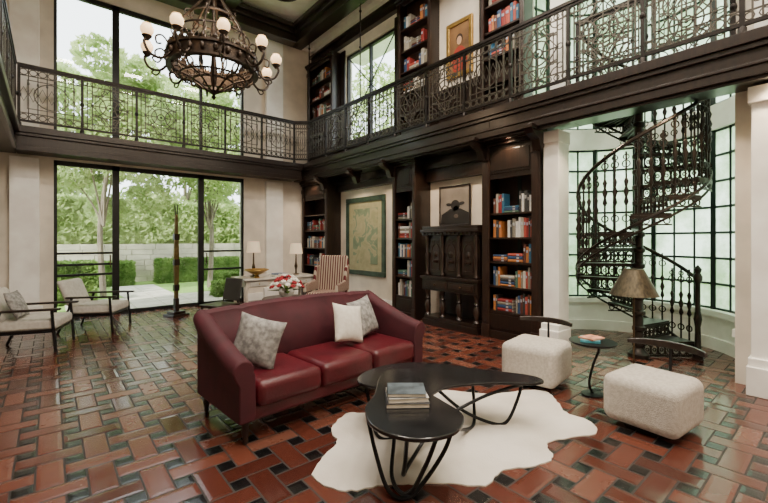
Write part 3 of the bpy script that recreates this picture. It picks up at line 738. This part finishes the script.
# ------------------------------------------------------------ stools
def stool(x,y,rz,label,hs=.30,ht=.43):
    t=THING('stool',label,'stool',(x,y,0),rz,'cube stools by the coffee table')
    O(MB().box(-hs,hs,-hs,hs,.035,ht),'seat',boucle,parent=t,bevel=.075,bseg=6)
    O(MB().lathe([(.2,0),(.2,.02),(.1,.045)],20),'base',black,parent=t)
    R=[]
    for i in range(17):
        a=radians(-48+96*i/16); r0,r1=.37,.395; e_=abs(2*i/16-1); hh=.03*(1-.4*e_**2)
        R.append([(-.04+r0*cos(a),r0*sin(a),.60-hh),(-.04+r1*cos(a),r1*sin(a),.60-hh),(-.04+r1*cos(a)+.01,r1*sin(a),.60+hh),(-.04+r0*cos(a)+.01,r0*sin(a),.60+hh)])
    O(MB().loft(R),'backrest',dwood,parent=t,bevel=.006)
    O(MB().tube([(.10,0,.032),(.33,0,.032),(.355,0,.08),(.352,0,.60)],.013,8),'backrest_support',black,parent=t)
stool(3.95,2.16,radians(8),'ivory cube stool with low curved dark backrest beside sofa',.285)
stool(3.72,1.04,radians(-6),'ivory cube stool with low curved dark backrest beside floor lamp',.275,.41)

# side table
t=THING('side_table','small round dark side table with curved stem','table',(4.02,1.62,0))
O(MB().lathe([(.10,0),(.10,.012),(.02,.02)],24),'base',black,parent=t)
O(MB().tube(cat([(0,0,.01),(-.03,.02,.12),(.02,.0,.3),(.09,-.02,.42),(.05,0,.50)],6,False),.012,8),'stem',black,parent=t)
O(MB().lathe([(.01,.49),(.20,.50),(.21,.51),(.21,.52),(.19,.522),(.0,.52)],32),'tabletop',black,parent=t)
flat(4.01,1.64,.523,.22,.17,.02,(.06,.25,.30),.4,'teal magazine on the small side table','magazines on side table')
flat(4.02,1.63,.544,.19,.15,.014,(.45,.2,.13),-.2,'coral magazine on the small side table','magazines on side table')
# floor lamp
t=THING('floor_lamp','bronze floor lamp with tapered metal shade beside stool','lamp',(4.22,1.33,0))
O(MB().lathe([(.13,0),(.13,.015),(.03,.03)],24),'base',bronze,parent=t)
O(MB().tube([(0,0,.02),(0,0,1.02)],.009,8),'pole',bronze,parent=t)
s4=MB(); R=[]
for r,z in ((.205,.98),(.085,1.22)):
    R.append([(r*cos(2*pi*i/24),r*sin(2*pi*i/24),z) for i in range(24)])
s4.loft(R,cap=False); s4.lathe([(.085,1.215),(.085,1.225),(.01,1.23)],24)
O(s4,'lamp_shade',shadebr,parent=t,recalc=False)

# ------------------------------------------------------------ left armchairs
def armchair(x,y,rz,label,pil):
    t=THING('armchair',label,'armchair',(x,y,0),rz,'open armchairs by the glass doors')
    O(MB().box(-.31,.31,-.36,.28,.30,.44),'seat',chairfab,parent=t,bevel=.04,bseg=4)
    R=[]
    for i in range(6):
        z=.42+.42*i/5; y_=.22+.16*i/5
        R.append([(-.30,y_,z),(.30,y_,z),(.30,y_+.10,z),(-.30,y_+.10,z)])
    O(MB().loft(R),'backrest',chairfab,parent=t,bevel=.04,bseg=4)
    O(MB().box(-.30,.30,-.34,.30,.27,.30),'seat_frame',dwood,parent=t,smooth=False)
    for sx in (-1,1):
        X=sx*.35
        O(MB().tube([(X,-.36,.0),(X,-.32,.56)],.018,6).tube([(X,.42,.0),(X,.26,.40),(X,.22,.56)],.018,6).tube([(X,-.33,.28),(X,.31,.28)],.015,6).tube([(X,-.32,.285),(X*.85,-.32,.285)],.012,6).tube([(X,.30,.285),(X*.85,.28,.285)],.012,6),'leg',black,parent=t)
        O(MB().box(X-.035,X+.035,-.42,.30,.56,.59),'armrest',dwood,parent=t,bevel=.012,bseg=3)
    return t
armchair(-.18,7.3,radians(72),'ivory armchair with black metal frame and grey cushion',1)
armchair(.62,8.25,radians(62),'ivory armchair with thin black frame by glass doors',0)
pillow('grey square cushion on the ivory armchair',(-.34,7.24,.635),(radians(-22),0,radians(72)),.38,greyfab)

# ------------------------------------------------------------ sculpture
t=THING('totem_sculpture','tall slender dark and tarnished gold totem sculpture on stepped base','sculpture',(1.9,8.6,0),radians(20))
O(MB().box(-.17,.17,-.17,.17,0,.05).box(-.12,.12,-.12,.12,.05,.10).box(-.04,.04,-.04,.04,.1,.35),'base',dwood,parent=t,smooth=False,bevel=.005)
O(MB().loft([[(-.035,-.02,.35),(.035,-.02,.35),(.035,.02,.35),(-.035,.02,.35)],[(-.05,-.02,1.1),(.05,-.02,1.1),(.05,.02,1.1),(-.05,.02,1.1)],[(-.025,-.015,2.0),(.025,-.015,2.0),(.025,.015,2.0),(-.025,.015,2.0)]]),'blade',darkgold,parent=t,smooth=False)
for k in range(3): O(MB().box(-.055,.055,-.03,.03,.5+k*.5,.62+k*.5),'band',dwood,parent=t,smooth=False)
for sx in (-1,1): O(MB().tube([(sx*.018,0,1.98),(sx*.03,0,2.2)],.010,6),'prong',dwood,parent=t)

# ------------------------------------------------------------ desk group
t=THING('writing_desk','pale painted writing desk with curved legs','desk',(2.75,7.25,0))
O(MB().box(0,1.55,0,.75,.73,.77),'desktop',marble,parent=t,bevel=.01)
b=MB().box(.04,1.51,.04,.71,.60,.73)
O(b,'apron',desklt,parent=t,bevel=.01,smooth=False)
for x in (.07,1.48):
    for y in (.07,.68):
        q=MB().tube(cat([(0,0,.62),(.02*(1 if x>.5 else -1),0,.5),(0,0,.25),(.015*(1 if x>.5 else -1),0,0)],5,False),lambda s:.045-.025*s,8)
        O(q,'leg',desklt,parent=t,loc=(x,y,0))
for x in (.12,.62,1.12):
    dr=O(MB().box(x,x+.34,.028,.04,.62,.71),'drawer',marble,parent=t,smooth=False,bevel=.004)
    O(MB().sphere((x+.17,.02,.665),.012,8,6),'knob',gold,parent=dr)
def tlamp(x,y,z,label,h=.62):
    t=THING('table_lamp',label,'lamp',(x,y,z),0,'table lamps on the desk')
    O(MB().lathe([(.07,0),(.07,.015),(.02,.03),(.018,.1),(.035,.18),(.018,.26),(.012,h-.22)],14),'lamp_base',bronze,parent=t)
    q=MB(); q.loft([[(r*cos(2*pi*i/20),r*sin(2*pi*i/20),z_) for i in range(20)] for r,z_ in ((.14,h-.22),(.11,h))],cap=False)
    O(q,'lamp_shade',shade,parent=t,recalc=False)
tlamp(3.12,7.75,.771,'slim bronze table lamp with cream shade on desk',.70)
tlamp(3.98,7.6,.771,'slim bronze table lamp with cream shade by papers',.66)
t=THING('golden_bowl','wide gilded oval bowl on the desk','bowl',(3.05,7.42,.771))
O(MB().lathe([(.06,0),(.05,.02),(.03,.05),(.12,.09),(.22,.15),(.21,.15),(.10,.10),(.0,.07)],24),'bowl_body',gold,parent=t)
O(MB().tube([(.22*cos(a),.22*sin(a),.155) for a in [2*pi*i/24 for i in range(24)]],.012,6,closed=True),'rim',gold,parent=t)
flat(3.55,7.5,.772,.3,.22,.03,(.5,.48,.42),.1,'cream book on the desk','books on the desk')
flat(3.56,7.5,.803,.25,.2,.025,(.08,.12,.2),.3,'blue book on the desk','books on the desk')

# wingback striped
stripe=NT('striped_fabric'); tc=stripe.n('ShaderNodeTexCoord'); wv=stripe.n('ShaderNodeTexWave'); wv.inputs['Scale'].default_value=6; wv.bands_direction='X'
stripe.l(tc.outputs['Object'],wv.inputs[0]); cr=stripe.n('ShaderNodeValToRGB'); e=cr.color_ramp.elements; e[0].position=.42;e[0].color=(.10,.012,.015,1);e[1].position=.6;e[1].color=(.42,.36,.28,1)
stripe.l(wv.outputs[1],cr.inputs[0]); stripe.l(cr.outputs[0],stripe.b.inputs['Base Color']); stripe.b.inputs['Roughness'].default_value=.85
t=THING('wingback_chair','striped red and cream wingback chair near framed map','armchair',(4.2,6.75,0),radians(-55))
O(MB().box(-.3,.3,-.32,.3,.28,.48),'seat',stripe.m,parent=t,bevel=.04,bseg=3)
R=[]
for i in range(9):
    s=i/8; z=.4+.78*s; y_=.26+.12*s; hw=.33*(1-.25*max(0,s-.75)*2)
    R.append([(-hw,y_,z),(hw,y_,z),(hw,y_+.1,z),(-hw,y_+.1,z)])
O(MB().loft(R),'backrest',stripe.m,parent=t,bevel=.03,bseg=3)
for sx in (-1,1):
    O(MB().prism([(-.05,.0),(.33,0),(.36,.5),(.22,.48),(.14,.2),(-.28,.16),(-.3,0)],0,.07),'wing',stripe.m,parent=t,loc=(sx*.33-.035,0,.48),rot=(pi/2,0,pi/2),bevel=.02,bseg=3,smooth=False)
for x in (-.27,.27):
    for y in (-.28,.3):
        O(MB().tube([(x,y,.28),(x*1.05,y*1.05,0)],lambda s:.028-.012*s,8),'leg',dwood,parent=t)

# side table with flowers
FX,FY=2.82,5.7
t=THING('pedestal_table','small dark pedestal table behind the sofa','table',(FX,FY,0))
O(MB().lathe([(.22,0),(.2,.03),(.05,.06),(.04,.3),(.06,.4),(.04,.5),(.1,.56)],16),'pedestal',dwood,parent=t)
O(MB().lathe([(.0,.56),(.36,.565),(.37,.58),(.36,.60),(.0,.60)],32),'tabletop',dwood2,parent=t)
t=THING('flower_vase','white bowl vase filled with red and white flowers','vase with flowers',(FX,FY,.601))
O(MB().lathe([(.06,0),(.11,.05),(.12,.1),(.09,.14),(.085,.14),(.0,.12)],20),'vase',ceramic,parent=t)
red=M('red_petals',(.28,.012,.02),.7); wht=M('white_petals',(.78,.74,.68),.7); grn=leafB
def flower():
    q=MB()
    for k in range(9):
        a=2*pi*k/9; q.sphere((.024*cos(a),.024*sin(a),.0+.006*(k%2)),(.02,.02,.013),6,4)
    q.sphere((0,0,.012),.02,6,4); return q
protos={}
for k in range(40):
    a=k*2.399; r=.25*sqrt((k+.5)/40); z=.16+.17*(1-(r/.26)**2)+random.uniform(-.015,.02)
    key='r' if random.random()<.5 else 'w'
    if key not in protos: protos[key]=O(flower(),'blossom',red if key=='r' else wht,parent=t,loc=(r*cos(a),r*sin(a),z),rot=(r*2,0,a+pi/2))
    else:
        c=protos[key].copy(); COL.objects.link(c); c.location=(r*cos(a),r*sin(a),z); c.rotation_euler=(-r*2,0,a-pi/2)
q=MB()
for k in range(30):
    a=k*2.1; r=.24+random.uniform(-.05,.05); z=.15+random.uniform(-.04,.08)
    q.add([(0,0,.1),(r*.6*cos(a-.25),r*.6*sin(a-.25),z),(r*1.15*cos(a),r*1.15*sin(a),z-.02),(r*.6*cos(a+.25),r*.6*sin(a+.25),z)],[(0,1,2,3)])
O(q,'leaves',grn,parent=t,recalc=False,smooth=False)

# dark side chair
t=THING('side_chair','dark wooden side chair near the desk','chair',(2.1,6.6,0),radians(-70))
O(MB().box(-.22,.22,-.22,.22,.42,.47),'seat',dwood2,parent=t,bevel=.015)
R=[[(-.2+.0,.2+.07*s,.5+.36*s),(.2,.2+.07*s,.5+.36*s),(.2,.225+.07*s,.5+.36*s),(-.2,.225+.07*s,.5+.36*s)] for s in (0,.5,1)]
O(MB().loft(R),'backrest',M('charcoal_leather',(.03,.028,.027),.5),parent=t,bevel=.01)
for x in (-.19,.19):
    for y in (-.19,.19): O(MB().tube([(x,y,.42),(x*1.08,y*1.08,0)],lambda s:.02-.008*s,8),'leg',dwood,parent=t)
    O(MB().tube([(x,.2,.44),(x,.22,.52)],.012,6),'back_post',dwood,parent=t)
t=THING('bench','low dark upholstered bench behind the sofa','bench',(3.05,6.45,0),0)
O(MB().box(-.45,.45,-.2,.2,.3,.45),'seat',M('slate_upholstery',(.04,.045,.05),.8),parent=t,bevel=.03,bseg=3)
for x in (-.4,.4):
    for y in (-.16,.16): O(MB().tube([(x,y,.3),(x,y,0)],.018,8),'leg',dwood,parent=t)

# ------------------------------------------------------------ chandelier
CX,CY,CZ=1.70,5.60,3.88
t=THING('chandelier','large wrought iron ring chandelier with frosted glass globes','chandelier',(CX,CY,CZ))
def cring(r,z,n=40): return [(r*cos(2*pi*i/n),r*sin(2*pi*i/n),z) for i in range(n)]
q=MB(); 
for z0_,z1_,ra,rb in ((-.07,.07,.52,.55),(.07,.10,.50,.58),(-.10,-.07,.50,.58)):
    q.loft([[(ra*cos(a),ra*sin(a),z0_),(rb*cos(a),rb*sin(a),z0_),(rb*cos(a),rb*sin(a),z1_),(ra*cos(a),ra*sin(a),z1_)] for a in [2*pi*i/40 for i in range(40)]],closed=True)
for k in range(24):
    a=2*pi*k/24; q.sphere((.575*cos(a),.575*sin(a),0),(.03,.03,.05),6,5); q.lathe([(.015,.09),(.035,.14),(.0,.20)],6,(.54*cos(a),.54*sin(a),0))
    a+=pi/24; q.tube([(.555*cos(a+.05*cos(b_)),.555*sin(a+.05*cos(b_)),.14+.035*sin(b_)) for b_ in [2*pi*i/8 for i in range(8)]],.008,4,closed=True)
O(q,'ring',chiron,parent=t)
q=MB()
for k in range(10):
    a=2*pi*k/10; pts=cat([(.53,0,-.07),(.47,0,-.18),(.26,0,-.24),(.12,0,-.33),(.03,0,-.38)],5,False)
    q.tube([(p[0]*cos(a),p[0]*sin(a),p[2]) for p in pts],.014,5)
q.lathe([(.0,-.48),(.03,-.44),(.015,-.41),(.08,-.36),(.05,-.31),(.0,-.30)],12); q.tube(cring(.26,-.24,24),.015,5,closed=True); q.tube(cring(.42,-.20,28),.012,5,closed=True)
for k in range(20):
    a=2*pi*k/20; q.tube([(cos(a)*(.45+.06*cos(b_)),sin(a)*(.45+.06*cos(b_)),-.14+.06*sin(b_)) for b_ in [2*pi*i/10 for i in range(10)]],.009,4,closed=True)
    q.tube([(cos(a)*(.33+.05*cos(b_)),sin(a)*(.33+.05*cos(b_)),-.21+.04*sin(b_)) for b_ in [2*pi*i/8 for i in range(8)]],.008,4,closed=True)
O(q,'basket',chiron,parent=t)
arm0=None; g0=None
for k in range(10):
    a=2*pi*k/10+.15
    if arm0 is None:
        q=MB().tube(cat([(.55,0,-.02),(.66,0,-.13),(.79,0,-.11),(.85,0,.0),(.82,0,.06)],6,False),.016,6)
        q.tube(cat([(.56,0,.05),(.64,0,.15),(.72,0,.12),(.71,0,.04),(.66,0,.05)],5,False),.011,5)
        q.tube(cat([(.64,0,-.11),(.70,0,-.20),(.76,0,-.17),(.73,0,-.13)],5,False),.010,5)
        q.lathe([(.02,.03),(.05,.07),(.058,.085),(.02,.09)],10,(.82,0,0))
        arm0=O(q,'arm',chiron,parent=t,rot=(0,0,a))
        g0=O(MB().lathe([(.03,.08),(.055,.10),(.074,.14),(.074,.175),(.058,.205),(.045,.215),(.05,.225),(.0,.222)],16,(.82,0,0)),'globe',globe,parent=t,rot=(0,0,a))
    else:
        for p in (arm0,g0):
            c=p.copy(); COL.objects.link(c); c.rotation_euler=(0,0,a)
q=MB()
for k in range(6):
    a=2*pi*k/6; q.tube(cat([(.53*cos(a),.53*sin(a),.08),(.44*cos(a),.44*sin(a),.42),(.16*cos(a),.16*sin(a),.82),(.06*cos(a),.06*sin(a),1.0)],5,False),.014,5)
    for z_,r_ in ((.3,.47),(.6,.31)):
        q.tube([(cos(a)*(r_+.055*cos(b_)),sin(a)*(r_+.055*cos(b_)),z_+.055*sin(b_)) for b_ in [2*pi*i/8 for i in range(8)]],.009,4,closed=True)
q.lathe([(.02,.9),(.09,.94),(.12,1.0),(.05,1.05),(.07,1.15),(.02,1.22)],14)
q.tube(cring(.29,.62,24),.014,5,closed=True); q.tube(cring(.46,.36,30),.012,5,closed=True)
q.lathe([(.03,-.3),(.05,-.1),(.03,.1),(.05,.4),(.02,.6),(.02,.9)],10)
O(q,'stem',chiron,parent=t)
q=MB(); z=1.2
while z<H-CZ-.12:
    ph=(int(z*100)//9)%2
    q.tube([((.022*cos(b_) if ph else 0),(0 if ph else .022*cos(b_)),z+.035+.05*sin(b_)) for b_ in [2*pi*i/8 for i in range(8)]],.008,4,closed=True); z+=.09
q.lathe([(.02,H-CZ-.12),(.1,H-CZ-.06),(.12,H-CZ-.005)],16)
O(q,'chain',chiron,parent=t)
pl=bpy.data.lights.new('chandelier_light','POINT'); pl.energy=80; pl.color=(1,.72,.46); pl.shadow_soft_size=.4
po=bpy.data.objects.new('chandelier_light',pl); COL.objects.link(po); po.parent=t; po.location=(0,0,.35)

# ------------------------------------------------------------ downlights and added overhead fill
def down(x,y,z,en,grp='recessed lights under the balcony',r=.045,col=(1,.75,.50)):
    t=THING('recessed_light','small round recessed ceiling light with warm glow','light',(x,y,z),0,grp)
    O(MB().lathe([(r+.015,0),(r+.015,-.008),(r,-.008),(r,0)],16),'trim_ring',ceramic,parent=t)
    O(MB().lathe([(r,-.004),(0,-.004)],16),'lens',lightm,parent=t)
    l=bpy.data.lights.new('lamp','SPOT'); l.energy=en; l.spot_size=radians(120); l.spot_blend=.6; l.color=col; l.shadow_soft_size=.05
    o=bpy.data.objects.new('lamp',l); COL.objects.link(o); o.parent=t; o.location=(0,0,-.03)
for y in (8.9,7.3,6.3,4.9,4.1,3.25,2.1,1.2,.4): down(5.06,y,FB+.06,70)
def ceil_fill(x,y,en):  # unseen fill lamps with made-up housings, added overhead to brighten the interior
    t=THING('ceiling_light','added square fill light overhead, out of view','light',(x,y,H-.001),0,'added overhead fill lights')
    O(MB().box(-.27,.27,-.27,.27,-.03,0),'fill_housing',ceramic,parent=t,smooth=False)
    l=bpy.data.lights.new('lamp','AREA'); l.energy=en; l.shape='SQUARE'; l.size=.5; l.color=(1,.88,.74)
    o=bpy.data.objects.new('lamp',l); COL.objects.link(o); o.parent=t; o.location=(0,0,-.04)
for x in (.3,2.1,3.9):
    for y in (-1.6,.35,2.25,4.15): ceil_fill(x,y,82)

# ------------------------------------------------------------ exterior
o=O(MB().box(-14,24,YW+.3,40,-.25,-.05).box(7.6,24,-6,YW+.3,-.25,-.05),'lawn',grass,smooth=False); TAG(o,'green lawn outside the glass doors','ground')
q=MB()
for i in range(9):
    for j in range(2 if i>3 else 6):
        x_=1.5+(j if i>3 else j-2)*.62
        q.box(x_,x_+.6,10.0+i*.62,10.58+i*.62,-.05,-.03)
TAG(O(q,'stone_path',paving,smooth=False),'pale square stone paving outside the glass doors','path')
q=MB()
rows=7
for r in range(rows):
    x=-6+ (r%2)*.4
    while x<14: 
        w_=random.uniform(.6,1.0); q.box(x,x+w_-.015,17,17.3+random.uniform(-.02,.02),-.04+r*.2,-.04+r*.2+.19); x+=w_
TAG(O(q,'garden_wall',stone,smooth=False),'pale stone block garden wall behind hedges','wall')
def leafcloud(centers,radii,n,size,seed):
    rs=np.random.RandomState(seed); nb=len(centers); idx=rs.randint(0,nb,n)
    d=rs.normal(size=(n,3)); d/=np.linalg.norm(d,axis=1)[:,None]
    rr=rs.uniform(.45,1,n)**.5
    c=np.array(centers)[idx]+d*rr[:,None]*np.array(radii)[idx]
    a=rs.normal(size=(n,3)); a/=np.linalg.norm(a,axis=1)[:,None]; b=np.cross(a,rs.normal(size=(n,3))); b/=np.linalg.norm(b,axis=1)[:,None]
    s=rs.uniform(.6,1.2,n)[:,None]*size
    V=np.stack([c-a*s,c+b*s*.5,c+a*s,c-b*s*.5],1).reshape(-1,3)
    m=MB(); m.v=V.tolist(); m.f=[[4*i,4*i+1,4*i+2,4*i+3] for i in range(n)]; m.m=[0]*n; return m
def tree(x,y,h,r,seed,n=9000,th=.12,low=1.8,size=.10):
    rs=random.Random(seed)
    t=THING('tree','leafy green garden tree with slender grey trunk','tree',(x,y,-.05),0,'garden trees')
    pts=[(0,0,0),(rs.uniform(-.1,.1),rs.uniform(-.1,.1),h*.3),(rs.uniform(-.2,.2),rs.uniform(-.2,.2),h*.6),(0,0,h*.85)]
    q=MB().tube(cat(pts,5,False),lambda s:th*(1-.7*s),8)
    C=[];Rr=[]
    for k in range(18):
        a=rs.uniform(0,2*pi); rad=r*rs.uniform(.2,.8); z=rs.uniform(low+.5,h)
        C.append((rad*cos(a),rad*sin(a),z)); br=rs.uniform(.32,.5)*r; Rr.append((br,br,br*.8))
        if k<7: q.tube(cat([(0,0,h*.3),(rad*.4*cos(a),rad*.4*sin(a),(h*.3+z)/2),C[-1]],4,False),lambda s:th*.4*(1-.7*s),5)
    O(q,'trunk',bark,parent=t)
    O(leafcloud(C,Rr,n,size,seed),'foliage',leafA,parent=t,recalc=False,smooth=False)
tree(1.1,13.0,6.4,1.5,1,n=9000,th=.08); tree(4.0,13.6,6.4,1.7,2,n=9000,th=.09); tree(7.2,14.0,6.6,1.8,3,n=9000)
tree(-1.9,13.5,7.2,1.9,4,n=9000); tree(-1.4,21.0,8.6,3.0,5,n=12000,size=.17,low=.6); tree(5.0,21.0,9.0,3.0,6,n=12000,size=.17,low=.6); tree(11.2,20.5,9,3.0,7,n=9000,size=.2,low=.6)
tree(9.9,11.2,7.5,2.3,8,n=9000)
def hedge(x0_,x1_,y0_,y1_,h,n,seed,sz=.05,lab='neatly clipped green boxwood hedge in the garden',m_=None):
    rs=np.random.RandomState(seed)
    q=MB(); 
    lx,ly=x1_-x0_,y1_-y0_
    fa=[lx*h,lx*h,ly*h,ly*h,lx*ly]; pr=np.array(fa)/sum(fa); idx=rs.choice(5,n,p=pr); u=rs.rand(n);v=rs.rand(n)
    c=np.zeros((n,3))
    for k in range(n):
        i=idx[k]
        c[k]={0:(u[k]*lx,0,v[k]*h),1:(u[k]*lx,ly,v[k]*h),2:(0,u[k]*ly,v[k]*h),3:(lx,u[k]*ly,v[k]*h),4:(u[k]*lx,v[k]*ly,h)}[i]
    c+=rs.normal(scale=sz*.4,size=(n,3)); c[:,2]=np.maximum(c[:,2],sz)
    a=rs.normal(size=(n,3)); a/=np.linalg.norm(a,axis=1)[:,None]; b=np.cross(a,rs.normal(size=(n,3))); b/=np.linalg.norm(b,axis=1)[:,None]
    s=sz
    V=np.stack([c-a*s,c+b*s*.6,c+a*s,c-b*s*.6],1).reshape(-1,3)
    q.v=V.tolist(); q.f=[[4*i,4*i+1,4*i+2,4*i+3] for i in range(n)]; q.m=[0]*n
    q.box(.03,lx-.03,.03,ly-.03,0,h-.03)
    TAG(O(q,'hedge',m_ or leafB,loc=(x0_,y0_,-.05),recalc=False,smooth=False),lab,'hedge')
hedge(-1.2,.85,11.9,12.5,1.0,6000,1); hedge(3.9,5.6,11.9,12.4,.55,4000,2); hedge(-.6,2.2,15.8,16.4,.8,5000,3); hedge(3.4,4.8,10.9,11.4,.4,3000,4); hedge(2.9,6.5,15.8,16.4,.85,5000,5)
hedge(-6,14,17.5,17.9,3.0,26000,6,sz=.12,lab='tall loose green screening hedge behind stone wall',m_=leafA)
# ------------------------------------------------------------ light
W=bpy.data.worlds.new('World'); SC.world=W; W.use_nodes=True; nt=W.node_tree
bg=nt.nodes['Background']; bg.inputs[0].default_value=(.90,.955,1.0,1); bg.inputs[1].default_value=5.6
s=bpy.data.lights.new('sun','SUN'); s.energy=9; s.angle=radians(2); s.color=(1,.95,.84)
so=bpy.data.objects.new('sun',s); COL.objects.link(so)
so.rotation_euler=Vector((.66,.34,-.67)).to_track_quat('-Z','Y').to_euler()

# ------------------------------------------------------------ camera
cam=bpy.data.cameras.new('camera'); co=bpy.data.objects.new('camera',cam); COL.objects.link(co)
co.location=(0,0,1.5); co.rotation_euler=(pi/2,0,radians(-40.2)); cam.sensor_width=36; cam.lens=395/768*36; cam.shift_y=-11.5/768; cam.clip_start=.05; cam.clip_end=200
SC.camera=co
